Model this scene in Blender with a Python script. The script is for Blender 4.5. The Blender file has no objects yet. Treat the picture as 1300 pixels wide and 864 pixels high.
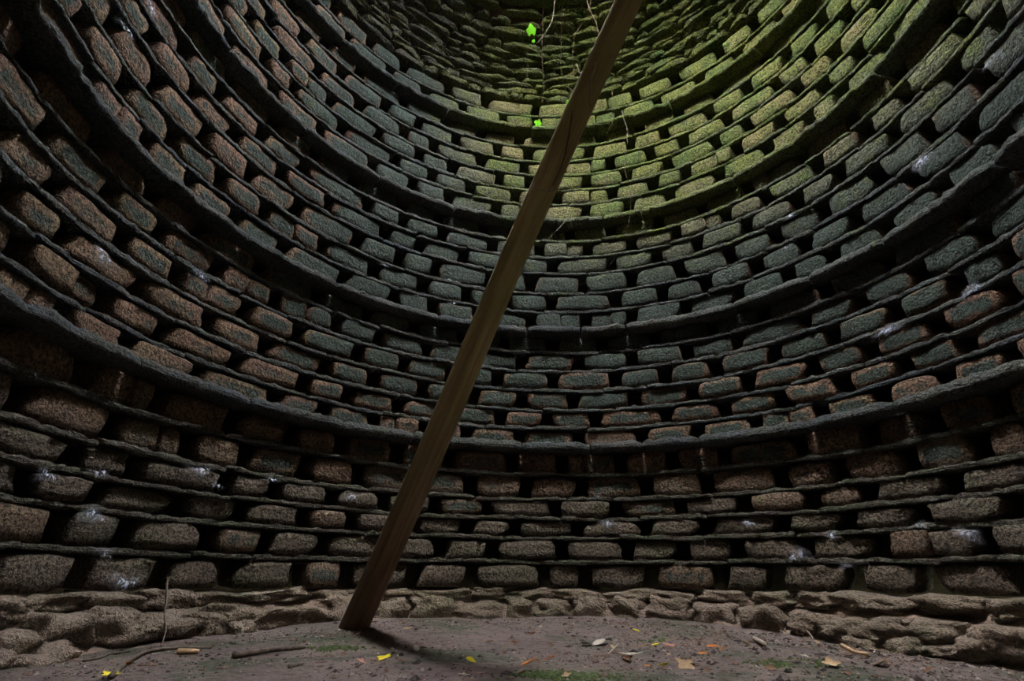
import bpy, math, random
from math import sin, cos, pi, radians, sqrt, atan2, degrees
from mathutils import Vector, Matrix, noise

# ------------------------------------------------------------------ camera, sky, sun, exposure
S = bpy.context.scene
COL = S.collection
R = 3.0                       # inner radius of the round tower, metres
Z0 = 0.35                     # camera height above the earth floor
CX, CY = -0.12899 * R, -0.85344 * R
FPX, PITCH, ROLL = 665.56, 0.42304, 0.00975

cp, sp = cos(PITCH), sin(PITCH)
FW = Vector((0, cp, sp)); RT0 = Vector((1, 0, 0)); UP0 = Vector((0, -sp, cp))
RT = cos(ROLL) * RT0 + sin(ROLL) * UP0
UP = -sin(ROLL) * RT0 + cos(ROLL) * UP0
cam = bpy.data.cameras.new('camera'); cam.sensor_width = 36.0; cam.lens = FPX / 1300 * 36
cam.clip_start = 0.02
camo = bpy.data.objects.new('camera', cam); COL.objects.link(camo)
M = Matrix((RT, UP, -FW)).transposed().to_4x4(); M.translation = Vector((CX, CY, Z0))
camo.matrix_world = M
S.camera = camo

w = bpy.data.worlds.new('overcast_sky'); S.world = w; w.use_nodes = True
nt = w.node_tree; nt.nodes.clear()
out = nt.nodes.new('ShaderNodeOutputWorld'); bg = nt.nodes.new('ShaderNodeBackground')
tc = nt.nodes.new('ShaderNodeTexCoord'); sx = nt.nodes.new('ShaderNodeSeparateXYZ')
rp = nt.nodes.new('ShaderNodeValToRGB')
nt.links.new(tc.outputs['Generated'], sx.inputs[0]); nt.links.new(sx.outputs['Z'], rp.inputs[0])
rp.color_ramp.elements[0].position = 0.0; rp.color_ramp.elements[0].color = (.02, .024, .02, 1)
rp.color_ramp.elements[1].position = 1.0; rp.color_ramp.elements[1].color = (.90, .95, 1.0, 1)
e = rp.color_ramp.elements.new(.45); e.color = (.08, .09, .09, 1)
e = rp.color_ramp.elements.new(.75); e.color = (.62, .67, .70, 1)
bg.inputs['Strength'].default_value = 200.0
nt.links.new(rp.outputs[0], bg.inputs['Color']); nt.links.new(bg.outputs[0], out.inputs[0])

sl = bpy.data.lights.new('hazy_sun', 'SUN'); sl.energy = 30.0; sl.angle = radians(62); sl.color = (1.0, .95, .82)
so = bpy.data.objects.new('hazy_sun', sl); COL.objects.link(so)
so.rotation_euler = Vector((0.22, 0.66, -1.02)).to_track_quat('-Z', 'Y').to_euler()

S.view_settings.view_transform = 'Standard'; S.view_settings.look = 'None'
S.view_settings.gamma = 1.0; S.view_settings.use_curve_mapping = False
S.view_settings.exposure = 0.3

# ------------------------------------------------------------------ helpers
rnd = random.Random(7)

def ray_at(px, py, dist=None, radius=None, z=None):
    """a world point seen at a photo pixel, at a distance, on a cylinder radius, or at a height"""
    d = FW * FPX + RT * (px - 650) + UP * (432 - py)
    o = Vector((CX, CY, Z0))
    if z is not None:
        return o + d * ((z - o.z) / d.z)
    if radius is not None:
        a = d.x ** 2 + d.y ** 2; b = o.x * d.x + o.y * d.y; c = o.x ** 2 + o.y ** 2 - radius ** 2
        return o + d * ((-b + sqrt(b * b - a * c)) / a)
    return o + d.normalized() * dist

def mesh(name, verts, faces, mat=None, smooth=True, attr=None):
    me = bpy.data.meshes.new(name)
    me.from_pydata([tuple(v) for v in verts], [], faces)
    if smooth:
        me.polygons.foreach_set('use_smooth', [True] * len(me.polygons))
    if attr:
        a = me.attributes.new('core', 'FLOAT', 'POINT'); a.data.foreach_set('value', attr)
    if mat: me.materials.append(mat)
    me.update()
    return me

def put(name, me, parent=None, loc=(0, 0, 0), rot=(0, 0, 0), scale=(1, 1, 1)):
    o = bpy.data.objects.new(name, me); COL.objects.link(o)
    o.location = loc; o.rotation_euler = rot; o.scale = scale
    if parent: o.parent = parent
    return o

def tag(o, label, cat, group=None, kind=None):
    o['label'] = label; o['category'] = cat
    if group: o['group'] = group
    if kind: o['kind'] = kind
    return o

def n3(x, y, z, s=1.0):
    return noise.noise(Vector((x * s, y * s, z * s)))

def polar(az, r, z):
    a = radians(az)
    return Vector((r * sin(a), r * cos(a), z))

def zw(zn):                    # normalised height (tower radii above the eye) -> world z
    return Z0 + zn * R

DZ = (0.0051, -0.00093, -0.00234, -0.049, 0.01723, 0.04368, 0.01026, -0.01066)
def dz(az, zn):                # the courses dip and rise a little around the ring
    u = max(-1.05, min(1.05, az / 90)); z = max(0, min(2.1, zn))
    b = (u, u * u, u ** 3, u * z, u * u * z, u ** 3 * z, u * z * z, u * u * z * z)
    return sum(c * q for c, q in zip(DZ, b))

# ------------------------------------------------------------------ materials
def new_mat(name, rough=.9, spec=.25):
    m = bpy.data.materials.new(name); m.use_nodes = True
    b = m.node_tree.nodes['Principled BSDF']; b.inputs['Roughness'].default_value = rough
    b.inputs['Specular IOR Level'].default_value = spec
    return m, m.node_tree, b

class G:                       # tiny node graph builder
    def __init__(s, nt): s.nt = nt; s.n = nt.nodes; s.l = nt.links
    def lk(s, a, b): s.l.new(a, b)
    def pos(s): return s.n.new('ShaderNodeNewGeometry').outputs['Position']
    def obj(s): return s.n.new('ShaderNodeTexCoord').outputs['Object']
    def rand(s): return s.n.new('ShaderNodeObjectInfo').outputs['Random']
    def sep(s, v):
        x = s.n.new('ShaderNodeSeparateXYZ'); s.lk(v, x.inputs[0]); return x.outputs
    def noise(s, v, sc, det=4, rough=.55, w=None):
        x = s.n.new('ShaderNodeTexNoise'); x.inputs['Scale'].default_value = sc
        x.inputs['Detail'].default_value = det; x.inputs['Roughness'].default_value = rough
        if w is not None:
            x.noise_dimensions = '4D'; s.lk(w, x.inputs['W'])
        s.lk(v, x.inputs['Vector']); return x.outputs['Fac']
    def voro(s, v, sc):
        x = s.n.new('ShaderNodeTexVoronoi'); x.inputs['Scale'].default_value = sc
        s.lk(v, x.inputs['Vector']); return x.outputs['Distance']
    def math(s, op, a, b=0.0, c=0.0, clamp=False):
        x = s.n.new('ShaderNodeMath'); x.operation = op; x.use_clamp = clamp
        for i, q in enumerate((a, b, c)):
            if isinstance(q, (int, float)): x.inputs[i].default_value = q
            else: s.lk(q, x.inputs[i])
        return x.outputs[0]
    def ramp(s, v, lo, hi, a=0.0, b=1.0):
        x = s.n.new('ShaderNodeMapRange'); x.interpolation_type = 'SMOOTHSTEP'
        s.lk(v, x.inputs[0])
        for i, q in enumerate((lo, hi, a, b)): x.inputs[i + 1].default_value = q
        return x.outputs[0]
    def mix(s, f, a, b):
        x = s.n.new('ShaderNodeMix'); x.data_type = 'RGBA'
        ins = [i for i in x.inputs if i.type == 'RGBA']; fac = x.inputs[0]
        if isinstance(f, (int, float)): fac.default_value = f
        else: s.lk(f, fac)
        for i, q in zip(ins, (a, b)):
            if isinstance(q, tuple): i.default_value = (*q, 1)
            else: s.lk(q, i)
        return [o for o in x.outputs if o.type == 'RGBA'][0]
    def attr(s, name):
        x = s.n.new('ShaderNodeAttribute'); x.attribute_name = name; return x.outputs['Fac']
    def scalev(s, v, k):
        x = s.n.new('ShaderNodeVectorMath'); x.operation = 'MULTIPLY'; s.lk(v, x.inputs[0])
        x.inputs[1].default_value = k; return x.outputs[0]
    def bump(s, h, strength, dist, bsdf):
        x = s.n.new('ShaderNodeBump'); x.inputs['Strength'].default_value = strength
        x.inputs['Distance'].default_value = dist
        s.lk(h, x.inputs['Height']); s.lk(x.outputs[0], bsdf.inputs['Normal'])

def stone_mat(name, kind):
    m, nt, b = new_mat(name, .92, .2)
    g = G(nt); p = g.pos(); o = g.sep(p); x, y, z = o[0], o[1], o[2]
    rd = g.rand()
    big = g.noise(p, .55, 3); mid = g.noise(p, 3.0, 5, .6); fine = g.noise(p, 26, 6, .7); grain = g.noise(p, 90, 3, .7)
    # body colour of the stone, varies from block to block
    if kind == 'brick':
        c = g.mix(rd, (.270, .155, .098), (.225, .165, .085))
        c = g.mix(g.ramp(mid, .35, .7), c, (.195, .110, .075))
    elif kind == 'slate':
        c = g.mix(rd, (.060, .068, .082), (.105, .112, .105))
        c = g.mix(g.ramp(mid, .4, .75), c, (.125, .115, .095))
    elif kind == 'rough':
        c = g.mix(rd, (.205, .155, .118), (.165, .138, .098))
        c = g.mix(g.ramp(mid, .4, .7), c, (.150, .112, .085))
    elif kind == 'base':
        c = g.mix(rd, (.330, .245, .192), (.265, .208, .152))
        c = g.mix(g.ramp(mid, .4, .7), c, (.300, .222, .170))
    else:                       # dome rubble
        c = g.mix(rd, (.105, .098, .082), (.180, .140, .080))
        c = g.mix(g.ramp(mid, .4, .7), c, (.120, .125, .105))
    if kind == 'brick': c = g.mix(g.ramp(g.math('DIVIDE', g.math('SUBTRACT', z, Z0), R), .2, .5, .6, 0), c, (.190, .140, .100))
    # blue green algae film: strongest on middle tiers, in the middle of each block
    zn = g.math('DIVIDE', g.math('SUBTRACT', z, Z0), R)
    if kind == 'dome': c = g.mix(g.ramp(g.noise(p, 13, 4, .7), .52, .66, 0, .8), c, (.270, .280, .085))
    if kind == 'brick':
        reg = g.math('MULTIPLY', g.ramp(zn, .25, .95, .25, 1), g.ramp(x, -.97 * R, -.62 * R, .35, 1))
        core = g.attr('core')
        t = g.math('ADD', g.math('MULTIPLY', core, .75), g.math('MULTIPLY', g.noise(p, 9, 4, .65), .9))
        t = g.math('ADD', t, g.math('MULTIPLY', g.math('SUBTRACT', reg, .62), 1.0))
        t = g.math('ADD', t, g.math('MULTIPLY', g.math('SUBTRACT', rd, .5), .3))
        c = g.mix(g.ramp(t, .70, .98, 0, .9), c, (.044, .074, .064))
    elif kind == 'slate':
        c = g.mix(g.ramp(g.noise(p, 5, 4, .6), .45, .7, 0, .6), c, (.075, .092, .075))
        c = g.mix(g.ramp(zn, .26, .42, .75, 0), c, g.mix(g.ramp(mid, .4, .65), (.115, .090, .066), (.085, .092, .052)))
    elif kind in ('base', 'rough'):
        c = g.mix(g.ramp(g.noise(p, 2.2, 4, .6), .5, .72, 0, .65), c, (.115, .125, .062))
    # yellow green moss: upper tiers, right of the middle most of all
    mreg = g.math('MULTIPLY', g.ramp(zn, .50, 1.95), g.ramp(x, -.85 * R, .35 * R, .2, 1))
    mt = g.math('ADD', g.math('MULTIPLY', mreg, .54), g.math('MULTIPLY', g.noise(p, 5.5, 5, .68), 1.0))
    mt = g.math('ADD', mt, g.math('MULTIPLY', g.math('SUBTRACT', rd, .5), .22))
    tan = g.mix(rd, (.360, .280, .100), (.270, .250, .120)) if kind == 'brick' else g.mix(rd, (.165, .190, .080), (.210, .220, .090))
    c = g.mix(g.ramp(g.math('MULTIPLY', mreg, 1.0), .25, .85, 0, .75), c, tan)
    c = g.mix(g.ramp(mt, .72, 1.05, 0, .8), c, g.mix(g.ramp(mid, .35, .65), (.105, .165, .025), (.215, .225, .040)))
    # bright green moss blots
    c = g.mix(g.ramp(g.math('ADD', g.noise(p, 2.6, 3, .6), g.math('MULTIPLY', mreg, .06)), .70, .78, 0, .6), c, (.115, .200, .050))
    # pale mineral bloom and lime streaks
    if kind in ('slate', 'brick'):
        pb = g.noise(g.scalev(p, (1, 1, .55)), 5.5, 4, .7)
        c = g.mix(g.ramp(pb, .69, .80, 0, .55), c, (.46, .45, .50))
    pit = g.noise(p, 48, 3, .75)
    c = g.mix(g.ramp(pit, .40, .56, .45 if kind == 'base' else .80, 0), c, (.022, .018, .015))  # shade inside the pits painted into the colour, since the bump barely shows
    c = g.mix(g.ramp(g.noise(p, 60, 2, .6), .60, .72, 0, .35), c, (.34, .29, .24))
    nt.links.new(c, b.inputs['Base Color'])
    h = g.math('ADD', g.math('MULTIPLY', fine, 1.0), g.math('MULTIPLY', pit, .9))
    h = g.math('ADD', h, g.math('MULTIPLY', mid, .6))
    if kind == 'slate':
        h = g.math('ADD', h, g.math('MULTIPLY', g.noise(g.scalev(p, (2, 2, 14)), 5, 4, .6), 1.0))
    g.bump(h, .9, {'brick': .040, 'slate': .045, 'base': .05, 'rough': .05, 'dome': .07}[kind], b)
    return m

M_BRICK = stone_mat('pitted_sandstone', 'brick')
M_SLATE = stone_mat('dark_ledge_slate', 'slate')
M_BASE = stone_mat('dusty_footing_stone', 'base')
M_ROUGH = stone_mat('rough_grey_brown_block', 'rough')
M_DOME = stone_mat('mossy_rubble', 'dome')

def core_mat():
    m, nt, b = new_mat('dark_earth_mortar', .95, .1)
    g = G(nt); p = g.pos()
    c = g.mix(g.ramp(g.noise(p, 4, 5, .6), .35, .7), (.060, .042, .028), (.105, .075, .048))
    nt.links.new(c, b.inputs['Base Color'])
    g.bump(g.noise(p, 18, 6, .65), .9, .04, b)
    return m
M_CORE = core_mat()

def bank_mat():
    m, nt, b = new_mat('dry_clay_bank', .95, .1)
    g = G(nt); p = g.pos()
    c = g.mix(g.ramp(g.noise(p, 2.5, 5, .6), .35, .7), (.310, .226, .178), (.240, .178, .138))
    c = g.mix(g.ramp(g.noise(p, 14, 5, .7), .5, .75, 0, .5), c, (.26, .19, .15))
    nt.links.new(c, b.inputs['Base Color'])
    h = g.math('ADD', g.noise(p, 16, 6, .65), g.math('MULTIPLY', g.noise(p, 70, 3, .6), .3))
    g.bump(h, 1.0, .06, b)
    return m
M_BANK = bank_mat()

def floor_mat():
    m, nt, b = new_mat('trodden_earth', .95, .12)
    g = G(nt); p = g.pos()
    c = g.mix(g.ramp(g.noise(p, 2.2, 6, .62), .35, .68), (.165, .122, .115), (.235, .178, .158))
    c = g.mix(g.ramp(g.noise(p, 22, 6, .72), .48, .66, 0, .75), c, (.085, .062, .058))
    c = g.mix(g.ramp(g.noise(p, 46, 3, .7), .60, .70, 0, .6), c, (.30, .24, .215))
    mo = g.math('ADD', g.math('MULTIPLY', g.noise(p, 1.5, 3, .55), .75), g.math('MULTIPLY', g.noise(p, 11, 5, .7), .35))
    o = g.sep(p)
    c = g.mix(g.ramp(mo, .53, .66, 0, .75), c, g.mix(g.ramp(g.noise(p, 30, 4, .7), .4, .6), (.040, .058, .032), (.095, .115, .070)))
    nt.links.new(c, b.inputs['Base Color'])
    h = g.math('ADD', g.noise(p, 20, 6, .68), g.math('MULTIPLY', g.noise(p, 75, 4, .65), .5))
    g.bump(h, 1.0, .05, b)
    return m
M_FLOOR = floor_mat()

def wood_mat():
    m, nt, b = new_mat('weathered_bare_timber', .75, .3)
    g = G(nt); p = g.obj()
    gr = g.noise(g.scalev(p, (22, 22, .8)), 1.6, 5, .6)
    st = g.noise(g.scalev(p, (3, 3, .6)), 2.0, 3, .5)
    c = g.mix(g.ramp(gr, .3, .7), (.240, .185, .085), (.480, .380, .180))
    zz = g.sep(p)[2]
    c = g.mix(g.ramp(st, .40, .62, 0, .6), c, (.260, .250, .090))
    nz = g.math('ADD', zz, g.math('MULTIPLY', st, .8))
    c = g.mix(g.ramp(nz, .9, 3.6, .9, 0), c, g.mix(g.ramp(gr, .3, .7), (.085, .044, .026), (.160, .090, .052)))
    nt.links.new(c, b.inputs['Base Color'])
    g.bump(gr, .6, .012, b)
    return m
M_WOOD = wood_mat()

def plain(name, col, rough=.8, var=.0, sc=30, trans=0):
    m, nt, b = new_mat(name, rough, .25); g = G(nt)
    n = g.noise(g.obj(), sc, 3, .6)
    c = g.mix(g.ramp(n, .35, .7), tuple(q * (1 - var) for q in col), tuple(min(1, q * (1 + var)) for q in col))
    nt.links.new(c, b.inputs['Base Color'])
    if trans:
        b.inputs['Transmission Weight'].default_value = 0
        b.inputs['Subsurface Weight'].default_value = 0
    return m
M_TWIG = plain('dead_twig_bark', (.120, .088, .070), .85, .35, 40)
M_PALE = plain('bleached_stem', (.30, .25, .19), .8, .2, 40)
M_VINE = plain('creeper_stem_bark', (.125, .085, .05), .85, .3, 40)
def ivy_mat():
    m, nt, b = new_mat('fresh_ivy_leaf', .45, .3)
    b.inputs['Base Color'].default_value = (.20, .62, .03, 1)
    t = nt.nodes.new('ShaderNodeBsdfTranslucent'); t.inputs[0].default_value = (.20, .60, .03, 1)
    mx = nt.nodes.new('ShaderNodeMixShader'); mx.inputs[0].default_value = .6
    nt.links.new(b.outputs[0], mx.inputs[1]); nt.links.new(t.outputs[0], mx.inputs[2]); nt.links.new(mx.outputs[0], nt.nodes['Material Output'].inputs[0])
    return m
M_IVY = ivy_mat()
M_LEAF = {k: plain('leaf_' + k, c, .7, .3, 25) for k, c in dict(
    yellow=(.80, .62, .02), orange=(.55, .19, .045), tan=(.42, .27, .15), pink=(.50, .22, .17), brown=(.17, .085, .05), pale=(.50, .42, .34)).items()}
M_PEB = plain('grit', (.24, .19, .17), .9, .5, 60)
M_MOSS = plain('cushion_moss', (.070, .090, .030), .95, .5, 60)

def web_mat():
    m, nt, b = new_mat('cobweb_silk', .9, .1); g = G(nt)
    tr = nt.nodes.new('ShaderNodeBsdfTransparent'); mx = nt.nodes.new('ShaderNodeMixShader')
    b.inputs['Base Color'].default_value = (.62, .62, .72, 1)
    f = g.ramp(g.noise(g.pos(), 38, 4, .7), .42, .62, .04, .95)
    f = g.math('MULTIPLY', f, g.attr('core'))
    nt.links.new(f, mx.inputs[0]); nt.links.new(tr.outputs[0], mx.inputs[1]); nt.links.new(b.outputs[0], mx.inputs[2])
    nt.links.new(mx.outputs[0], nt.nodes['Material Output'].inputs[0])
    return m
M_WEB = web_mat()

# ------------------------------------------------------------------ shapes
def brick_mesh(seed, rough=1.0, nx=7, nz=5):
    """a worn block, unit length and height, depth along +y; its face bulges towards -y"""
    r = random.Random(seed); V, F, A = [], [], []
    ox = r.uniform(0, 99)
    sk = r.uniform(-.05, .05) * rough
    chip = [(r.choice((-1, 1)) * .5, r.choice((-1, 1)) * .5, r.uniform(.0, .14) * rough) for _ in range(2)]
    def outl(u, v):            # rounded rectangle, u,v in -1..1
        k = .88
        x = u * sqrt(max(0, 1 - .10 * v ** 6 * k)); z = v * sqrt(max(0, 1 - .20 * u ** 10))
        return x, z
    def P(u, v, y):
        x, z = outl(u, v)
        x *= .5; z *= .5
        x += .035 * rough * n3(ox, v * 1.6, u * 2); z += .055 * rough * n3(u * 2.1, ox + 7, v)
        x += sk * v
        for (a, b_, c) in chip:
            d = max(0, 1 - sqrt((x - a) ** 2 * 20 + (z - b_) ** 2 * 4))
            x -= a * c * d; z -= b_ * c * d * 1.2
        return (x, y, z)
    for j in range(nz + 1):
        for i in range(nx + 1):
            u = (-1, -.94, -.62, -.22, .22, .62, .94, 1)[i]; v = (-1, -.84, -.3, .3, .84, 1)[j]
            du, dv = (1 - abs(u)), (1 - abs(v))
            dep = 0.020 * (1 - min(1, min(du * 16, dv * 6.2)))
            dep += .013 * rough * n3(u * 2.3 + ox, v * 2.0, seed) + .010 * rough * n3(u * 7 + ox, v * 4, 3)
            V.append(P(u, v, dep)); A.append(min(1, 2.2 * min(du * 1.8, dv)))
    idx = lambda i, j: j * (nx + 1) + i
    for j in range(nz):
        for i in range(nx):
            F.append((idx(i, j), idx(i + 1, j), idx(i + 1, j + 1), idx(i, j + 1)))
    loop = [idx(i, 0) for i in range(nx)] + [idx(nx, j) for j in range(nz)] + [idx(i, nz) for i in range(nx, 0, -1)] + [idx(0, j) for j in range(nz, 0, -1)]
    L = len(loop)
    for k, q in enumerate(loop):
        x, y, z = V[q]; V.append((x * 1.02, .05, z * 1.02)); A.append(0)
    for k, q in enumerate(loop):
        x, y, z = V[q]; V.append((x * .97, .33, z * 1.0)); A.append(0)
    b0 = (nx + 1) * (nz + 1)
    for k in range(L):
        k2 = (k + 1) % L
        F.append((loop[k2], loop[k], b0 + k, b0 + k2))
        F.append((b0 + k2, b0 + k, b0 + L + k, b0 + L + k2))
    F.append(tuple(b0 + L + k for k in range(L)))
    return mesh('brick', V, F, M_BRICK if rough < 1.4 else M_ROUGH, True, A)

def slab_mesh(seed, wdeg, proj, th, back, mat, rough=1.0, name='ledge_slab'):
    """a curved flat stone following the ring; local origin on the wall face"""
    r = random.Random(seed); ox = r.uniform(0, 99); n = max(8, int(wdeg / .7)); V, F, A = [], [], []
    sag = r.uniform(-.01, .01) * rough
    for i in range(n + 1):
        t = i / n; a = radians((t - .5) * wdeg)
        endr = min(1, min(t, 1 - t) * n / 1.4)
        jag = n3(t * wdeg * .25, ox, 0) * .35 + n3(t * wdeg * 1.1, ox, 5) * .5 + n3(t * wdeg * 2.6, ox, 8) * .35
        pr = proj * (.86 + .75 * jag * rough) * (.88 + .12 * endr)
        tz = th * (1 + .34 * n3(t * wdeg * .5, ox, 9) * rough + .30 * n3(t * wdeg * 1.9, ox, 19) * rough) * (.82 + .18 * endr)
        lo = sag * (t - .5) * 2 + .22 * th * n3(t * wdeg * .9, ox, 14) * rough
        prof = [(R - pr * .80, lo), (R - pr * 1.0, lo + tz * .28), (R - pr * (.93 + .12 * n3(t * wdeg, ox, 21)), lo + tz * .66),
                (R - pr * .72, lo + tz), (R + back, lo + th), (R + back, 0)]
        for rr, z in prof:
            V.append((rr * sin(a), rr * cos(a) - R, z)); A.append(.5)
    m = 6
    for i in range(n):
        for k in range(m):
            k2 = (k + 1) % m
            F.append((i * m + k, i * m + k2, (i + 1) * m + k2, (i + 1) * m + k))
    F.append(tuple(range(m))[::-1]); F.append(tuple(n * m + k for k in range(m)))
    return mesh(name, V, F, mat, True, A)

def rock_mesh(seed, n=4, p=3.2, amp=.22, mat=None, name='rubble_stone'):
    r = random.Random(seed); ox = r.uniform(0, 99); V, F, key = [], [], {}
    def vert(x, y, z):
        k = (round(x, 4), round(y, 4), round(z, 4))
        if k not in key:
            l = (abs(x) ** p + abs(y) ** p + abs(z) ** p) ** (1 / p)
            q = Vector((x, y, z)) / l
            d = 1 + amp * (n3(q.x * 1.3 + ox, q.y * 1.3, q.z * 1.3) + .55 * n3(q.x * 3.1, q.y * 3.1 + ox, q.z * 3.1) + .4 * n3(q.x * 7, q.y * 7 + ox, q.z * 7))
            key[k] = len(V); V.append(q * d * .5)
        return key[k]
    for ax in range(3):
        for s in (-1, 1):
            for i in range(n):
                for j in range(n):
                    c = []
                    for (a, b) in ((i, j), (i + 1, j), (i + 1, j + 1), (i, j + 1)):
                        u, v = -1 + 2 * a / n, -1 + 2 * b / n
                        q = [0, 0, 0]; q[ax] = s; q[(ax + 1) % 3] = u; q[(ax + 2) % 3] = v
                        c.append(vert(*q))
                    F.append(tuple(c if s > 0 else c[::-1]))
    return mesh(name, V, F, mat)

def tube(name, pts, radii, mat, sides=6, cap=True):
    pts = [Vector(p) for p in pts]; V, F = [], []
    n = len(pts); up = Vector((.3, .2, 1)).normalized(); prev = None
    for i, p in enumerate(pts):
        t = (pts[min(i + 1, n - 1)] - pts[max(i - 1, 0)]).normalized()
        if prev is None:
            a = t.orthogonal().normalized()
        else:
            a = (prev - t * prev.dot(t)).normalized()
        prev = a; b = t.cross(a)
        rr = radii[i] if isinstance(radii, (list, tuple)) else radii
        for k in range(sides):
            q = 2 * pi * k / sides; V.append(p + (a * cos(q) + b * sin(q)) * rr)
    for i in range(n - 1):
        for k in range(sides):
            k2 = (k + 1) % sides
            F.append((i * sides + k, i * sides + k2, (i + 1) * sides + k2, (i + 1) * sides + k))
    if cap:
        F.append(tuple(range(sides))[::-1]); F.append(tuple((n - 1) * sides + k for k in range(sides)))
    return mesh(name, V, F, mat)

def smooth_path(pts, sub=5, wob=0.0, seed=0):
    pts = [Vector(p) for p in pts]; outp = []
    for i in range(len(pts) - 1):
        p0, p1, p2, p3 = pts[max(i - 1, 0)], pts[i], pts[i + 1], pts[min(i + 2, len(pts) - 1)]
        for k in range(sub):
            t = k / sub
            q = .5 * ((2 * p1) + (p2 - p0) * t + (2 * p0 - 5 * p1 + 4 * p2 - p3) * t * t + (3 * p1 - p0 - 3 * p2 + p3) * t ** 3)
            if wob: q = q + Vector((n3(q.z * 9, seed, 1), n3(q.z * 9, seed, 7), n3(q.x * 9, seed, 3))) * wob
            outp.append(q)
    outp.append(pts[-1]); return outp

# ------------------------------------------------------------------ the walls: three stretches of the ring
BACK = .11 * R               # depth of the nest holes
AZ0, AZ1 = -124, 118

def ring_sector(name, a0, a1, r_in, r_out, z_lo, z_hi, mat, step=3.0):
    n = max(2, int((a1 - a0) / step)); V, F = [], []
    zs = [z_lo + (z_hi - z_lo) * k / 12 for k in range(13)]
    for i in range(n + 1):
        a = a0 + (a1 - a0) * i / n
        for z in zs:
            V.append(polar(a, r_in + .03 * n3(a * .2, z * 2, 3), z))
    m = len(zs)
    for i in range(n):
        for k in range(m - 1):
            F.append((i * m + k, (i + 1) * m + k, (i + 1) * m + k + 1, i * m + k + 1)[::-1])
    b = len(V)
    for i in range(n + 1):
        a = a0 + (a1 - a0) * i / n
        V.append(polar(a, r_out, z_lo)); V.append(polar(a, r_out, z_hi))
    for i in range(n):
        q = b + 2 * i
        F.append((q, q + 2, q + 3, q + 1))
        F.append((i * m + m - 1, (i + 1) * m + m - 1, q + 3, q + 1)[::-1])
        F.append((i * m, (i + 1) * m, q + 2, q))
    return mesh(name, V, F, mat, False)

ZTOP = 2.115
walls = {}
for nm, a0, a1, lab in (('wall_left', AZ0, -30, 'left stretch of the round stone wall with brown blocks and dark nest holes'),
                        ('wall_back', -30, 30, 'middle stretch of the round wall behind the leaning pole, dark green blocks'),
                        ('wall_right', 30, AZ1, 'right stretch of the round stone wall, mossy yellow green towards its top')):
    o = put(nm, ring_sector(nm, a0, a1, R + BACK, R + .5, -.5, zw(ZTOP), M_CORE))
    walls[nm] = tag(o, lab, 'wall', kind='structure')
o = put('wall_front', ring_sector('wall_front', AZ1, 360 + AZ0, R + .02, R + .5, -.5, zw(ZTOP), M_CORE))
tag(o, 'plain stretch of the round wall behind the viewer', 'wall', kind='structure')

def wall_for(az):
    return walls['wall_left'] if az < -30 else walls['wall_right'] if az > 30 else walls['wall_back']

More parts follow.
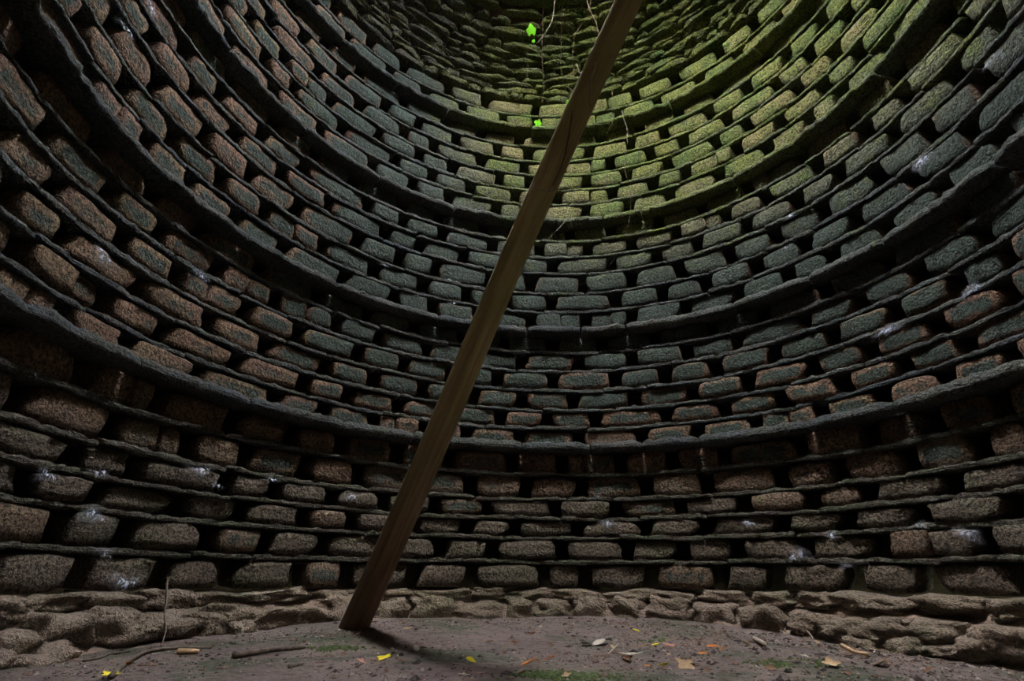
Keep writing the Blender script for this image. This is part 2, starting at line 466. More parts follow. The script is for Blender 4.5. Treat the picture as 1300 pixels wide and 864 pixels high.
# nest holes read from the photograph: degrees around the ring for each course
HOLES = {
    0: [-74.4, -64.6, -55.6, -44.8, -36.8, -25.1, -14.3, -1.1, 6.5, 18.5, 30.3, 38.8, 50.0, 59.4],
    1: [-78.8, -70.5, -59.4, -50.7, -41.1, -29.4, -20.3, -10.6, 2.4, 14.6, 24.4, 33.7, 44.2, 54.9, 67.3],
    2: [-83.6, -75.4, -64.4, -45.4, -36.9, -25.7, -15.5, -6.3, 5.7, 18.2, 29.0, 41.4, 50.9, 60.8, 71.7],
    3: [-79.5, -71.5, -58.7, -50.6, -41.0, -21.9, -11.7, 13.1, 24.9, 46.5, 54.7, 65.9],
    4: [-87.1, -75.7, -65.3, -46.0, -36.5, 6.5, 19.1, 29.9, 42.3, 51.4, 61.1, 70.3],
    5: [-81.5, -71.1, -49.2, -40.4, 14.4, 24.1, 33.8, 46.6, 57.1, 65.7, 74.2],
    6: [-86.8, -78.0, -67.0, -54.0, -44.9, -35.2, -16.5, -5.6, 6.5, 19.0, 29.5, 40.2, 51.0, 60.4, 69.4, 77.6],
    7: [-94.0, -82.6, -73.6, -61.5, -49.1, -40.7, -30.7, -9.7, 0.1, 9.9, 24.1, 35.2, 45.0, 55.4, 64.5, 73.1],
    8: [-97.8, -90.2, -78.5, -57.3, -45.6, -36.2, -26.0, -15.2, -5.2, 5.6, 18.2, 29.7, 40.2, 51.5, 60.5, 70.5, 80.0],
    9: [-101.4, -93.5, -83.2, -74.0, -62.0, -30.4, -10.3, 1.6, 14.7, 24.8, 34.7, 65.8, 74.7, 81.5],
    10: [-96.9, -86.9, -78.4, -68.1, -45.1, -25.9, -5.0, 7.0, 18.5, 29.8, 39.7, 51.7, 61.0, 70.4, 79.9],
    11: [-9, 1.6],
    12: [-95.6, -85.3, -76.9, -58.0, -45.2, -34.2, -25.4, -3.2, 9.2, 19.3, 30.7, 41.2, 51.2, 59.2, 86.9],
    13: [-99.3, -90.8, -81.2, -71.9, -62.9, -50.6, -38.9, -27.9, -18.0, 1.6, 16.0, 26.3, 35.4, 45.7, 55.1, 64.2, 74.4, 83.7],
    14: [-95.5, -86.5, -76.6, -56.9, -43.4, -33.9, -25.4, -12.6, -3.2, 9.0, 19.9, 30.5, 41.0, 50.2, 59.7, 69.6, 78.8, 87.6],
    15: [-90.1, -80.8, -71.7, -50.8, -37.5, -29.3, -19.2, 2.0, 15.8, 26.1, 35.1, 45.6, 55.8, 74.0, 84.9, 92.9],
    16: [-84.3, -76.4, -57.2, -42.4, -33.9, -24.4, -12.4, 10.6, 20.7, 30.8, 41.8, 70.1, 77.7],
    17: [-4, 6.5],
    18: [-55.6, -42.9, -32.6, -23.7, -11.7, -4.5, 10.6, 20.9, 30.7, 42.1, 61.9, 68.6, 78.1],
    19: [-70.6, -63.5, -50.9, -37.5, -28.2, -18.4, -7.0, 3.7, 17.4, 27.4, 35.1, 46.8, 56.4, 66.1, 73.5],
    20: [-66.6, -54.8, -42.1, -31.9, -23.2, -10.9, -3.2, 11.1, 21.2, 31.3, 42.7, 50.0, 61.4, 69.6],
    21: [-71.4, -59.0, -48.0, -36.2, -28.2, -15.9, 5, 17.6, 27.5, 35.7, 46.2, 57.7, 65.5, 74.0],
    22: [-64.0, -53.8, -42.0, -32.7, -22.7, -11.6, -3.4, 12.3, 23.0, 31.4, 42.8, 51.6, 61.2, 69.4],
    23: [-16.2, -6.0],
    24: [-42, -32.1, 42.0],
    25: [-48.0, -38.1, -25.8, -15.5, -1.5, 13, 25.9, 36.2, 47.6],
}
TH = .0135                    # thickness of an ordinary ledge, in tower radii
# (bottom of hole row, top of hole row) and the ledge on top of it ('n' thin, 'L' projecting string course)
ROWS = [(-.0300, .0369), (.0530, .1097), (.1257, .1718), (.1878, .2355), (.2500, .3180), (.3260, .3983),
        (.4220, .4780), (.4940, .5480), (.5640, .6225), (.6385, .7000), (.7160, .7760), (.7900, .8476),
        (.8820, .9500), (.9660, 1.0330), (1.0490, 1.1250), (1.1410, 1.2060), (1.2220, 1.2850), (1.2990, 1.3607),
        (1.4020, 1.4770), (1.4930, 1.5570), (1.5730, 1.6410), (1.6570, 1.7240), (1.7400, 1.8100), (1.8240, 1.8906),
        (1.9320, 2.0050), (2.0220, 2.0980)]
STRING = {5: [-77, -59, -41.9, -27.7, -5.4, 8.7, 19, 29.8, 49.1, 62.7, 81], 11: [-83, -66, -47.2, -24.6, -4.2, 7.9, 17.9, 40.6, 55, 68.3, 86],
          17: [-79, -60, -41.4, -22.5, -2, 24, 45.2, 58.9, 76], 23: [-72, -56, -40.2, -26.0, -7.1, -2.9, 14, 34.3, 56.3, 71]}

brick_v = [brick_mesh(100 + i) for i in range(14)]
rough_v = [brick_mesh(300 + i, 1.5) for i in range(10)]
slab_v = {}
def slab_for(wd, string):
    k = (round(wd), string)
    if k not in slab_v:
        if string: slab_v[k] = [slab_mesh(rnd.random() * 1e6, round(wd) - .35, .050 * R, .033 * R, .30, M_SLATE, .42, 'string_slab') for _ in range(2)]
        else: slab_v[k] = [slab_mesh(rnd.random() * 1e6, round(wd) - .2, .0075 * R, TH * R * .92, .30, M_SLATE, 1.25) for _ in range(3)]
    return rnd.choice(slab_v[k])

def fill(row):
    h = sorted(HOLES[row]); outl = [h[0]]
    for b in h[1:]:
        a = outl[-1]; n = max(1, round((b - a) / 10.6))
        for k in range(1, n): outl.append(a + (b - a) * k / n + rnd.uniform(-1, 1))
        outl.append(b)
    while outl[0] > AZ0 + 6: outl.insert(0, outl[0] - rnd.uniform(9, 12))
    while outl[-1] < AZ1 - 6: outl.append(outl[-1] + rnd.uniform(9, 12))
    return outl

for ri, (zb, zt) in enumerate(ROWS):
    hs = fill(ri)
    if ri and (ri - 1) not in STRING: zb -= .0030
    for a, b in zip(hs, hs[1:]):
        gw = rnd.uniform(2.2, 2.9) if ri < 24 else rnd.uniform(1.8, 2.6)
        l, r_ = a + gw / 2, b - rnd.uniform(2.2, 2.9) / 2
        spans = [(l, r_)]
        if r_ - l > 7.5 and rnd.random() < .13:      # some piers are two smaller blocks
            c = l + (r_ - l) * rnd.uniform(.35, .65); spans = [(l, c - .05), (c + .05, r_)]
        for (p, q) in spans:
            c = (p + q) / 2; zc = (zb + zt) / 2
            d = dz(c, zc)
            hgt = (zt - zb) * R * rnd.uniform(.93, 1.02)
            me = rnd.choice(rough_v if ri < 4 and rnd.random() < .88 else brick_v)
            rad = R + rnd.uniform(-.026, .010) + (.02 if ri in (4, 5, 11, 17, 23) else 0)
            loc = polar(c, rad, zw(zb + d) + hgt / 2)
            s = rnd.choice((-1, 1)) if False else 1
            put('brick', me, wall_for(c), loc, (radians(rnd.uniform(-2, 2)), radians(rnd.uniform(-1.6, 1.6)), -radians(c + rnd.uniform(-1.2, 1.2))),
                (radians(q - p) * R * 1.02, 1, hgt * 1.03))
    # the ledge above
    string = ri in STRING
    if string:
        js = [AZ0] + [j for j in STRING[ri]] + [AZ1]
        full = [js[0]]
        for j in js[1:]:
            while j - full[-1] > 24: full.append(full[-1] + rnd.uniform(14, 19))
            full.append(j)
        js = full
    else:
        js = [AZ0 + rnd.uniform(0, 5)]
        while js[-1] < AZ1 - 8: js.append(js[-1] + rnd.choice((9, 12, 15, 18, 21)))
    if ri == 25: continue
    for a, b in zip(js, js[1:]):
        if string and ri == 23 and abs(a + 7.1) < .01: continue     # a slab has fallen out here
        c = (a + b) / 2; wd = b - a; d = dz(c, zt)
        me = slab_for(wd, string)
        slope = (dz(b, zt) - dz(a, zt)) / max(.02, radians(wd))
        k = wd / round(wd)
        put('string_slab' if string else 'ledge_slab', me, wall_for(c), polar(c, R + rnd.uniform(-.006, .006), zw(zt + d) + rnd.uniform(-.004, .006)),
            (0, -slope + radians(rnd.uniform(-.4, .4)), -radians(c)), (k, 1, 1 if string else rnd.uniform(.85, 1.2)))

# ------------------------------------------------------------------ earth floor
def sst(x, a, b):
    t = max(0, min(1, (x - a) / (b - a))); return t * t * (3 - 2 * t)

def floor_z(x, y):
    xn, yn = x / R, y / R
    zn = -.116 - .042 * sst(xn, .25, .95) - .014 * sst(-xn, .3, 1.0) + .006 * sst(yn, .3, .8)
    zz = zw(zn) + .035 * n3(x * .8, y * .8, 2) + .014 * n3(x * 3, y * 3, 5) + .005 * n3(x * 9, y * 9, 8)
    return zz

def build_floor():
    V, F = [], []; N = 110; lim = R * 1.06
    for j in range(N + 1):
        for i in range(N + 1):
            x = -lim + 2 * lim * i / N; y = -lim + 2 * lim * j / N
            V.append((x, y, floor_z(x, y)))
    for j in range(N):
        for i in range(N):
            q = j * (N + 1) + i
            cx = (V[q][0] + V[q + 1][0]) / 2; cy = (V[q][1] + V[q + N + 1][1]) / 2
            if cx * cx + cy * cy < (R * 1.05) ** 2: F.append((q, q + 1, q + N + 2, q + N + 1))
    return mesh('floor', V, F, M_FLOOR)
fl = tag(put('floor', build_floor()), 'bare purplish brown earth floor with dark moss patches and scattered litter', 'floor', kind='structure')

# clay bank and footing stones at the foot of the wall
def toe(az):                   # how far the footing reaches into the room, in metres
    return .10 + .36 * sst(-az, 35, 85) + .42 * sst(az, 28, 72)

def bank_point(az, t):
    r0 = R + .10; r1 = R - toe(az)
    rr = r0 + (r1 - r0) * t; top = zw(-.036 + dz(az, 0)) - .01
    p = polar(az, r1 - .03, 0); bot = floor_z(p.x, p.y) - .03
    f = (1 - sst(t, .15, 1.0)) * .35 + (1 - t) * .65 if t > .2 else 1 - t * .18
    return rr, bot + (top - bot) * max(0, min(1, f))

def bank_mesh(a0, a1, nm):
    V, F = [], []; n = int((a1 - a0) / 1.0); m = 14
    for i in range(n + 1):
        az = a0 + (a1 - a0) * i / n
        for k in range(m + 1):
            rr, zz = bank_point(az, k / m)
            p = polar(az, rr, zz)
            q = .045 * n3(p.x * 3, p.y * 3, p.z * 4) + .03 * n3(p.x * 8, p.y * 8, p.z * 9)
            V.append(polar(az, rr - q * 1.2, zz + q * .5))
    for i in range(n):
        for k in range(m):
            q = i * (m + 1) + k
            F.append((q, q + m + 1, q + m + 2, q + 1)[::-1])
    return mesh(nm, V, F, M_BANK)
for wn, a0, a1 in (('wall_left', -100, -30), ('wall_back', -30, 30), ('wall_right', 30, 95)):
    put('clay_bank', bank_mesh(a0, a1, 'clay_bank'), walls[wn])

rock_v = [rock_mesh(500 + i, 8, 4.2, .30, M_BASE) for i in range(14)]
az = -98
while az < 92:                 # lower course of rounded footing stones
    wd = rnd.uniform(4.5, 9.5); c = az + wd / 2; t = .62
    rr, zz = bank_point(c, t); p = polar(c, rr, zz)
    hh = rnd.uniform(.13, .20); fz = floor_z(p.x, p.y)
    put('footing_stone', rnd.choice(rock_v), wall_for(c), polar(c, rr + .10, max(fz + hh * .28, zz - .02)),
        (radians(rnd.uniform(-8, 8)), radians(rnd.uniform(-9, 9)), -radians(c)), (radians(wd) * rr * 1.02, .34 + toe(c) * .4, hh * 1.25))
    az += wd + rnd.uniform(-.2, .8)
az = -99
while az < 93:                 # upper course of flatter ones
    wd = rnd.uniform(5.5, 11); c = az + wd / 2
    rr, zz = bank_point(c, .26); hh = rnd.uniform(.085, .12)
    put('footing_stone', rnd.choice(rock_v), wall_for(c), polar(c, rr + .09, zw(-.036 + dz(c, 0)) - hh * .52),
        (radians(rnd.uniform(-4, 4)), radians(rnd.uniform(-4, 4)), -radians(c)), (radians(wd) * rr * 1.04, .30 + toe(c) * .25, hh * 1.2))
    az += wd + rnd.uniform(-.3, .4)
for k in range(26):            # a third loose tier where the footing spreads at both sides
    c = rnd.uniform(-92, -52) if k % 2 else rnd.uniform(45, 84)
    rr, zz = bank_point(c, rnd.uniform(.45, .9)); wd = rnd.uniform(3, 7)
    put('footing_stone', rnd.choice(rock_v), wall_for(c), polar(c, rr, zz - .01), (radians(rnd.uniform(-12, 12)), radians(rnd.uniform(-14, 14)), -radians(c)),
        (radians(wd) * rr, rnd.uniform(.2, .4), rnd.uniform(.08, .15)))

# ------------------------------------------------------------------ corbelled rubble dome, open to the sky
ZD0, ZD1 = 2.10, 2.90
def dome_r(zn):
    t = max(0, (zn - ZD0) / (ZD1 - ZD0)); return 1 - .77 * t ** 2.0

def dome_shell():
    V, F = [], []; n = 96; ks = 14
    for i in range(n):
        a = 360 * i / n
        for k in range(ks + 1):
            zn = ZD0 + (ZD1 - ZD0) * k / ks
            V.append(polar(a, (dome_r(zn) + .07) * R, zw(zn)))
        V.append(polar(a, dome_r(ZD1) * R, zw(ZD1))); V.append(polar(a, dome_r(ZD1) * R, zw(ZD1 + .05)))
        V.append(polar(a, (dome_r(ZD1) + .2) * R, zw(ZD1 + .05))); V.append(polar(a, R + .5, zw(ZD0 + .02)))
    m = ks + 5
    for i in range(n):
        i2 = (i + 1) % n
        for k in range(m - 1): F.append((i * m + k, i2 * m + k, i2 * m + k + 1, i * m + k + 1)[::-1])
        F.append((i * m + m - 1, i2 * m + m - 1, i2 * m, i * m)[::-1])
    return mesh('ceiling', V, F, M_CORE, False)
ce = tag(put('ceiling', dome_shell()), 'dark mossy corbelled rubble dome at the top, open to the sky', 'ceiling', kind='structure')
dome_v = [rock_mesh(800 + i, 6, 4.5, .24, M_DOME) for i in range(14)]
zn = ZD0 + .004; cnt = 0
while zn < 2.70:
    hh = rnd.uniform(.022, .044)
    az = -82 + rnd.uniform(0, 5); lim = 80
    while az < lim:
        wd = rnd.choice((4, 6, 8, 10, 13)) * rnd.uniform(.85, 1.15)
        c = az + wd / 2; r0 = dome_r(zn) * R
        put('rubble_stone', rnd.choice(dome_v), ce, polar(c, r0 + .12 + rnd.uniform(-.025, .035), zw(zn + hh / 2 + dz(c, 2.0))),
            (radians(rnd.uniform(-6, 6)), radians(rnd.uniform(-5, 5)), -radians(c)), (radians(wd) * r0 * 1.06, .36, hh * R * 1.15))
        cnt += 1; az += wd
    zn += hh
print('dome stones', cnt)

# ------------------------------------------------------------------ the leaning pole
P0 = ray_at(441, 799, z=zw(-.120)); P0.z -= .10
Pt = ray_at(813, 0, dist=1.86 * .535 * R)
axis = (Pt - P0); Lvis = axis.length; axis.normalize()
Ltot = Lvis
while (P0 + axis * Ltot).xy.length < R - .10: Ltot += .02       # its far end rests against the wall behind the viewer
def pole():
    V, F = [], []; n, s = 60, 18
    for i in range(n + 1):
        t = i / n; L = t * Ltot
        rad = .103 * (1 - .46 * min(1.6, L / Lvis) * .9)
        bend = Vector((.03 * sin(L * .9 + 1), .025 * sin(L * .7), 0))
        for k in range(s):
            q = 2 * pi * k / s
            f = 1 + .05 * n3(cos(q) * 1.5, sin(q) * 1.5, L * .7) + .03 * cos(3 * q + L * .2)
            V.append(Vector((cos(q) * rad * f, sin(q) * rad * f, L)) + bend - Vector((.03 * sin(1), 0, 0)))
    for i in range(n):
        for k in range(s):
            k2 = (k + 1) % s; F.append((i * s + k, i * s + k2, (i + 1) * s + k2, (i + 1) * s + k))
    F.append(tuple(range(s))[::-1]); F.append(tuple(n * s + k for k in range(s)))
    return mesh('timber_pole', V, F, M_WOOD)
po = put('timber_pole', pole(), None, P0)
po.rotation_euler = axis.to_track_quat('Z', 'Y').to_euler()
tag(po, 'long bare weathered timber pole leaning across the tower from the earth floor', 'pole')

# ------------------------------------------------------------------ litter, twigs, stems, ivy, cobwebs
def on_floor(px, py, lift=.004):
    p = ray_at(px, py, z=zw(-.12))
    for _ in range(6): p = ray_at(px, py, z=floor_z(p.x, p.y))
    p.z = floor_z(p.x, p.y) + lift; return p

def leaf_mesh(seed, mat, kind='oval'):
    r = random.Random(seed); V, F = [], []; n = 7
    curl = r.uniform(.1, .35); tw = r.uniform(-.3, .3)
    for i in range(n + 1):
        t = i / n
        wv = sin(pi * t ** .8) * .34 if kind == 'oval' else (.42 * sin(pi * min(1, t * 1.05)) * (1 + .45 * cos(t * 13)))
        wv += .012
        for s in (-1, 0, 1):
            V.append((wv * s, t - .5, curl * (s * s * wv * .9 + (t - .5) ** 2) + tw * s * wv * t))
    for i in range(n):
        for k in range(2):
            q = i * 3 + k; F.append((q, q + 1, q + 4, q + 3))
    b = len(V)
    V += [(x, y, z - .02) for x, y, z in V[:b]]
    F += [tuple(b + q for q in f)[::-1] for f in F[:]]
    ring = [i * 3 for i in range(n + 1)] + [n * 3 + 1] + [i * 3 + 2 for i in range(n, -1, -1)] + [1]
    for k in range(len(ring)):
        a, c = ring[k], ring[(k + 1) % len(ring)]; F.append((c, a, b + a, b + c))
    return mesh('fallen_leaf', V, F, mat)

leaf_v = {k: [leaf_mesh(i * 7 + len(k), m, 'lobed' if i % 2 else 'oval') for i in range(3)] for k, m in M_LEAF.items()}
def leaf(px, py, size, col, label=None, group=None, tilt=22, v=None):
    p = on_floor(px, py, .012)
    me = leaf_v[col][rnd.randrange(3) if v is None else v]
    o = put('fallen_leaf', me, None, p, (radians(rnd.uniform(-tilt, tilt)), radians(rnd.uniform(-tilt, tilt)), rnd.uniform(0, 6.28)), (size, size, size))
    d = (Vector((CX, CY, Z0)) - p).length
    return tag(o, label, 'leaf', group)
leaf(488, 838, .075, 'yellow', 'bright yellow fallen leaf, larger of the two yellow ones beside the pole shadow', v=1)
leaf(598, 842, .05, 'yellow', 'small bright yellow fallen leaf at the right edge of the pole shadow', v=0)
leaf(517, 800, .085, 'tan', 'tan fallen leaf just right of the pole foot', v=0)
leaf(621, 817, .075, 'tan', 'tan orange fallen leaf in the middle of the floor, nearest right of pole shadow', v=2)
leaf(653, 818, .06, 'orange', 'orange fallen leaf next to the tan leaf in mid floor', v=1)
leaf(672, 845, .08, 'orange', 'broad orange fallen leaf left of the green moss cushion', v=0)
leaf(698, 839, .07, 'orange', 'orange fallen leaf just above the green moss cushion', v=1)
leaf(808, 803, .07, 'yellow', 'small yellow leaf near the foot of the back wall right of middle', v=0)
leaf(745, 820, .10, 'pale', 'pale curled fallen leaf right of middle, left of another pale one', v=0)
leaf(760, 819, .10, 'pale', 'pale fallen leaf right of middle, right of another pale one', v=2)
leaf(801, 834, .11, 'pale', 'large pale lobed leaf beside a reddish leaf on the earth floor', v=1)
leaf(795, 838, .07, 'orange', 'reddish orange leaf touching the large pale lobed leaf', v=2)
leaf(816, 822, .08, 'tan', 'tan leaf left of the group of pink and yellow leaves', v=0)
leaf(833, 821, .06, 'yellow', 'yellow brown leaf beside the pink leaf on the floor', v=2)
leaf(849, 821, .085, 'pink', 'pink fallen leaf at the right of the little group', v=0)
leaf(843, 848, .07, 'yellow', 'yellow leaf by the front edge of the floor, right of middle', v=0)
leaf(871, 848, .09, 'tan', 'tan lobed leaf by the front edge beside the yellow leaf', v=1)
leaf(906, 824, .075, 'orange', 'orange brown leaf standing out on dark earth at the right', v=0)
leaf(948, 820, .08, 'tan', 'tan yellow leaf near the dark moss at the foot of right wall', v=2)
leaf(161, 847, .05, 'orange', 'small orange leaf caught on the branch at the left', v=0)
leaf(139, 860, .07, 'yellow', 'yellow leaf at the lower left edge of the floor', v=1)
leaf(1118, 845, .11, 'tan', 'tan leaf on the slope at the right below the footing', v=0)
leaf(1056, 846, .08, 'tan', 'small tan leaf on the moss at the right', v=1)
for k in range(64):
    px = rnd.choice((rnd.uniform(660, 960), rnd.uniform(680, 1150), rnd.uniform(420, 700), rnd.uniform(960, 1180))); py = rnd.uniform(798, 862)
    q = ray_at(px, py, z=zw(-.12))
    if sqrt(q.x ** 2 + q.y ** 2) > R - .35: continue
    col = rnd.choice(('brown', 'brown', 'tan', 'pink', 'brown', 'pale', 'orange'))
    area = ('left half' if px < 640 else 'middle' if px < 860 else 'right side')
    dep_ = 'front' if py > 832 else 'back'
    w_ = dict(brown='dark brown', tan='tan', pink='pinkish', pale='pale', orange='orange')[col]
    leaf(px, py, rnd.uniform(.03, .055), col, f'tiny {w_} leaf scrap, {area} of the earth floor, towards its {dep_}',
         f'tiny {w_} leaf scraps, {area} of the floor, {dep_}', 30)

def grit():
    V, F, MI = [], [], []
    for k in range(22000):
        a = rnd.uniform(-pi, pi); rr = R * .86 * sqrt(rnd.random()); x, y = rr * sin(a), rr * cos(a)
        if y < -.55 * R: continue
        dens = n3(x * 1.2, y * 1.2, 4) + .25 * (1 if x > 0 else -.2)
        if dens < rnd.uniform(-.5, .5): continue
        s = rnd.uniform(.0022, .0065) * (1 + 2.2 * (rnd.random() ** 8)); z = floor_z(x, y) + s * .2
        b = len(V); q = rnd.uniform(0, 6.28); mi = rnd.choice((0, 0, 0, 1, 1, 2, 2)); el = rnd.uniform(1, 2.2) if mi else 1
        for (u, v, w_) in ((1, 0, 0), (0, 1, 0), (-1, 0, 0), (0, -1, 0), (.1, .1, 1), (0, 0, -.6)):
            u *= rnd.uniform(.7, 1.4) * el; v *= rnd.uniform(.7, 1.2)
            V.append((x + s * (u * cos(q) - v * sin(q)), y + s * (u * sin(q) + v * cos(q)), z + s * w_ * rnd.uniform(.5, .9)))
        for i in range(4):
            F.append((b + i, b + (i + 1) % 4, b + 4)); F.append((b + (i + 1) % 4, b + i, b + 5)); MI += [mi, mi]
    me = mesh('grit', V, F, M_PEB, False)
    me.materials.append(plain('brown_crumbs', (.16, .10, .075), .9, .4, 60)); me.materials.append(plain('dark_crumbs', (.045, .033, .030), .9, .4, 60))
    me.polygons.foreach_set('material_index', MI); me.update()
    return me
tag(put('grit', grit()), 'fine grit, crumbs and leaf mould strewn over the earth floor', 'grit', kind='stuff')

def moss_patch(px, py, rad, n, label):
    c = on_floor(px, py); V, F = [], []
    for k in range(n):
        a = rnd.uniform(0, 6.28); rr = rad * abs(rnd.gauss(0, .62)); x = c.x + rr * cos(a) * 1.5; y = c.y + rr * sin(a) * .8
        if n3(x * 7, y * 7, 3) < -.12: continue
        s = rnd.uniform(.006, .016) * max(.35, 1.25 - rr / rad * .6); z = floor_z(x, y)
        b = len(V); q = rnd.uniform(0, 6.28); m = 6
        for j in range(m):
            t = q + j * 2 * pi / m; V.append((x + s * cos(t), y + s * sin(t), z - .004))
        for j in range(m):
            t = q + j * 2 * pi / m; V.append((x + .7 * s * cos(t), y + .7 * s * sin(t), z + s * .55))
        V.append((x, y, z + s * .8))
        for j in range(m):
            j2 = (j + 1) % m; F.append((b + j, b + j2, b + m + j2, b + m + j)); F.append((b + m + j, b + m + j2, b + 2 * m))
    tag(put('moss_cushion', mesh('moss_cushion', V, F, M_MOSS)), label, 'moss', kind='stuff')
moss_patch(715, 858, .17, 420, 'bright green moss cushion at the front edge of the floor')
moss_patch(1010, 842, .16, 220, 'dark green moss on the earth at the right')
moss_patch(845, 812, .12, 110, 'small dark moss patch right of middle near the back wall')
moss_patch(430, 822, .16, 160, 'thin green moss left of the pole foot')

def twig(name, pts, r0, r1, mat, label, cat='twig', group=None, sides=6, wob=.006):
    sp_ = smooth_path(pts, 5, wob, rnd.random() * 50); n = len(sp_)
    o = put(name, tube(name, sp_, [r0 + (r1 - r0) * i / (n - 1) for i in range(n)], mat, sides))
    return tag(o, label, cat, group)
F_ = lambda px, py, l=.012: on_floor(px, py, l)
twig('fallen_branch', [F_(140, 863), F_(158, 846), F_(180, 832), F_(200, 827), F_(222, 825), F_(268, 825)], .013, .005, M_TWIG, 'crooked dead branch on the earth at the lower left', 'branch')
twig('fallen_twig', [F_(104, 842), F_(125, 838), F_(140, 832), F_(165, 830)], .006, .003, M_TWIG, 'thin curved twig left of the crooked branch')
twig('fallen_stick', [F_(296, 837, .02), F_(325, 833, .02), F_(352, 829, .02), F_(386, 826, .02)], .016, .011, M_TWIG, 'straight brown stick lying left of the pole foot', 'stick')
twig('fallen_stick', [F_(224, 831, .015), F_(250, 831, .015)], .016, .012, M_LEAF['tan'], 'short pale brown stick beside the crooked branch', 'stick')
twig('fallen_stick', [F_(958, 814, .02), F_(972, 823, .02)], .015, .012, M_PALE, 'short pale stick at the foot of the right footing stones', 'stick')
twig('fallen_twig', [F_(772, 833), F_(779, 826), F_(786, 820)], .006, .004, M_PALE, 'forked pale twig standing up from the litter in the middle')
twig('fallen_twig', [F_(655, 860), F_(665, 854)], .005, .004, M_PALE, 'tiny pale twig left of the green moss cushion')
twig('fallen_twig', [F_(1070, 826, .03), F_(1085, 832, .02), F_(1104, 836, .02)], .012, .008, M_LEAF['tan'], 'brown twig on the bank below the right footing')
twig('fallen_twig', [F_(366, 850), F_(384, 846)], .008, .006, M_TWIG, 'dark short twig on moss near the front left of the floor')
Wr = lambda px, py, d=.10: ray_at(px, py, radius=R - d)
twig('hanging_root', [Wr(213, 733, .12), Wr(212, 748, .16), Wr(211, 765, .22), Wr(209, 782, .30), Wr(210, 800, .40), F_(204, 824)], .007, .004, M_TWIG, 'thin brown root hanging from the left nest hole to the floor', 'root')
twig('dry_root', [Wr(1024, 800, .30), Wr(1030, 806, .34), F_(1033, 814)], .007, .004, M_PALE, 'small pale root curl below the right footing stones', 'root')

# creepers hanging from the open top
D = lambda px, py, f: ray_at(px, py, radius=R * f)
def stem(pts, f, r0, r1, mat, label):
    return twig('creeper_stem', [D(x, y, f) for x, y in pts], r0 * .62, r1 * .75, mat, label, 'creeper', None, 5, .012)
s1 = stem([(740, -25), (748, 9), (757, 30), (764, 62)], .72, .011, .006, M_VINE, 'reddish brown creeper stem left of the pole top')
s2 = stem([(705, -20), (702, 21), (695, 37), (689, 46), (681, 55)], .74, .007, .003, M_PALE, 'pale forked dead stem right of the bright ivy leaf')
stem([(751, -12), (748, 16), (738, 32), (730, 44), (727, 70), (728, 100)], .76, .005, .003, M_VINE, 'thin dark stem hanging close left of the pole near the top')
s3 = stem([(690, -20), (689, 30), (688, 70), (690, 100), (689, 126), (683, 158), (686, 166)], .80, .005, .002, M_VINE, 'long thread of creeper carrying a small ivy leaf above the fourth ledge')
stem([(714, -20), (713, 30), (712, 70), (714, 112)], .80, .005, .002, M_VINE, 'straight thin creeper thread midway between ivy leaf and pole')
stem([(670, 60), (670, 85), (668, 112)], .82, .004, .002, M_VINE, 'short faint creeper thread below the bright ivy leaf')
stem([(732, 82), (736, 92), (743, 101)], .84, .006, .004, M_PALE, 'short pale twig on the rubble just left of the pole')
stem([(718, 109), (727, 114), (737, 114), (748, 110)], .86, .006, .004, M_PALE, 'pale bowed twig touching the left side of the pole')
stem([(776, 110), (778, 122), (779, 148), (772, 166), (764, 177)], .80, .005, .003, M_VINE, 'thin creeper hanging just right of the pole at the fourth ledge')
stem([(790, 140), (792, 152), (796, 166), (797, 184)], .80, .005, .003, M_PALE, 'pale thin creeper tip right of the pole below the fourth ledge')
stem([(795, 185), (793, 216), (800, 241), (799, 278), (790, 302)], .82, .005, .003, M_VINE, 'long brown creeper trailing across the third ledge right of the pole')
stem([(724, 262), (725, 275), (726, 289)], .80, .005, .003, M_PALE, 'short vertical pale stem beside the pole at the third ledge')
stem([(728, 268), (714, 284), (695, 304)], .80, .005, .003, M_PALE, 'slanting pale twig crossing the third ledge beside the pole')
stem([(781, 327), (775, 336), (769, 344)], .86, .005, .003, M_TWIG, 'small slanting brown twig in a nest hole of the third tier')
stem([(747, 357), (739, 361), (732, 364)], .86, .005, .003, M_TWIG, 'small level brown twig in a nest hole below the slanting one')
# tendril curled on the pole
def near_pole(px, py, off=.02):
    d = (FW * FPX + RT * (px - 650) + UP * (432 - py)).normalized(); o = Vector((CX, CY, Z0))
    w0 = o - P0; b = d.dot(axis); t = (b * axis.dot(w0) - d.dot(w0)) / (1 - b * b)
    return o + d * (t - .085 - off)
twig('pole_tendril', [near_pole(756, 80), near_pole(754, 88), near_pole(750, 101), near_pole(750, 116), near_pole(748, 124), near_pole(750, 135)], .006, .004, M_PALE, 'white curled tendril clinging to the upper part of the pole', 'creeper', None, 5, .002)
twig('pole_tendril', [near_pole(678, 236), near_pole(688, 241), near_pole(697, 243), near_pole(706, 240), near_pole(716, 240)], .005, .003, M_PALE, 'thin pale tendril wrapped across the middle of the pole', 'creeper', None, 5, .002)
twig('pole_tendril', [near_pole(727, 140), near_pole(723, 165), near_pole(719, 190), near_pole(712, 215), near_pole(702, 236)], .004, .003, M_VINE, 'brown creeper thread running down the face of the pole', 'creeper', None, 5, .003)

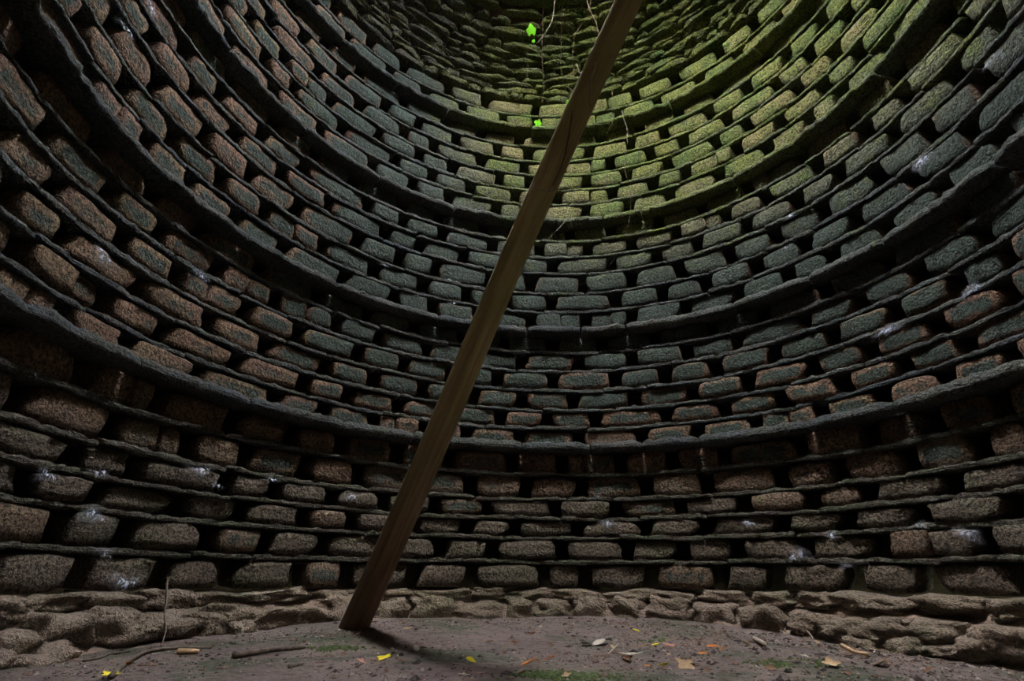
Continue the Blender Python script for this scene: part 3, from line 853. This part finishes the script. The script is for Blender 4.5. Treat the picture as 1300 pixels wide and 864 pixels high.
def ivy_leaf(p, size, parent=None, rz=0.0):
    V, F = [(0, 0, 0)], []; n = 15
    prof = [.30, .80, .74, .76, .95, .72, .78, 1.05, .78, .72, .95, .76, .74, .80, .30]
    for i in range(n):
        a = -pi * .5 + 2 * pi * (i + .5) / n
        V.append((prof[i] * .6 * cos(a), prof[i] * .7 * sin(a) + .1, .12 * prof[i] ** 2))
    for i in range(n): F.append((0, 1 + i, 1 + (i + 1) % n))
    o = put('ivy_leaf', mesh('ivy_leaf', V, F, M_IVY), parent, p, (radians(148), radians(rnd.uniform(-20, 20)), rz), (size, size, size))
    o['label'] = 'bright green ivy leaf'
    return o
ivy_leaf(D(675, 41, .74), .135, s2, -.3); ivy_leaf(D(677, 53, .745), .045, s2, .4)
ivy_leaf(D(683, 158, .80), .085, s3, .3); ivy_leaf(D(721, 130, .80), .05, s3, .2); ivy_leaf(D(679, 155, .80), .04, s3, 1.0)

# cobwebs in the joints of the ledges
def cobweb(px, py, size, label):
    c = ray_at(px, py, radius=R - .035)
    az_ = degrees(atan2(c.x, c.y)); V, F, A = [], [], []
    n = 9
    V.append((0, -.012, 0)); A.append(1.0)
    for i in range(n):
        a = 2 * pi * i / n; rr = size * rnd.uniform(.5, 1.3)
        for k in (1, 2, 3):
            V.append((rr * cos(a) * k / 3 * 1.35, -.012 + .03 * (k / 3) ** 2 + rnd.uniform(-.004, .004), rr * sin(a) * k / 3 * .85)); A.append(1 - (k / 3) ** 1.0)
    for i in range(n):
        j = (i + 1) % n; a, b = 1 + 3 * i, 1 + 3 * j
        F.append((0, a, b)); F.append((a, a + 1, b + 1, b)); F.append((a + 1, a + 2, b + 2, b + 1))
    o = put('cobweb', mesh('cobweb', V, F, M_WEB, True, A), None, c, (0, 0, -radians(az_)))
    tag(o, label, 'cobweb')
WEBS = [(72, 52, .10, 'long pale cobweb on the second string course at the far upper left'),
        (130, 325, .08, 'cobweb on a brown block in the left wall below the second string course'),
        (257, 352, .08, 'cobweb under a ledge above a dark green block in the left wall'),
        (10, 382, .09, 'cobweb at the left edge on the first string course'),
        (60, 605, .08, 'cobweb on the ledge near the left edge above the grey block'),
        (130, 602, .06, 'cobweb on the reddish block in the lower left wall'),
        (256, 598, .09, 'broad white cobweb on the ledge left of the pole in the lower wall'),
        (345, 610, .06, 'small cobweb below the broad white cobweb left of the pole'),
        (116, 658, .08, 'cobweb above the third block from the left in the lower wall'),
        (277, 616, .05, 'cobweb hanging from a ledge between two blocks in the lower left'),
        (158, 742, .09, 'dusty cobweb in the crack between the left footing stones'),
        (134, 704, .06, 'small cobweb on the lowest ledge at the left'),
        (489, 337, .05, 'bright cobweb on a ledge joint left of the pole in the third tier'),
        (570, 355, .045, 'cobweb at a ledge end nearest left of the pole in the third tier'),
        (575, 386, .05, 'cobweb above the second string course close left of the pole'),
        (530, 376, .05, 'cobweb between two others above the second string course'),
        (447, 632, .07, 'cobweb on the ledge close left of the pole in the lower wall'),
        (757, 630, .05, 'bluish white cobweb under the dark band right of the middle'),
        (772, 667, .08, 'long white cobweb hanging over two blocks of the lower back wall'),
        (950, 665, .06, 'cobweb in the joint of blocks at the right of lower back wall'),
        (1010, 707, .09, 'grey cobweb on the lowest ledge in the right wall'),
        (1057, 682, .06, 'cobweb above a mossy block in the lower right wall'),
        (1186, 635, .05, 'small bluish cobweb on a ledge joint high in the lower right wall'),
        (1170, 668, .05, 'thin vertical cobweb below a ledge in the lower right wall'),
        (1228, 680, .09, 'wide cobweb at the mouth of a nest hole in the lower right wall'),
        (1073, 720, .05, 'cobweb on the lowest ledge left of the large right blocks'),
        (1235, 368, .08, 'cobweb on a ledge joint at the right of the second tier'),
        (1125, 422, .09, 'broad cobweb under a ledge in the second tier of the right wall'),
        (1003, 276, .06, 'pale cobweb beside a bright green block in the third tier at right'),
        (1000, 314, .05, 'cobweb on a ledge joint below the bright green block at right'),
        (1173, 205, .09, 'white lime web on a grey block in the upper right wall'),
        (1258, 80, .08, 'white web edge on a block near the upper right corner'),
        (162, 40, .08, 'pale web on a ledge in the third tier at upper left'),
        (192, 12, .08, 'streak of pale web between ledges at the upper left'),
        (925, 393, .05, 'small web at the joint of the second string course right of middle'),
        (1135, 522, .05, 'small web at the joint of the first string course at right')]
for q in WEBS: cobweb(*q)
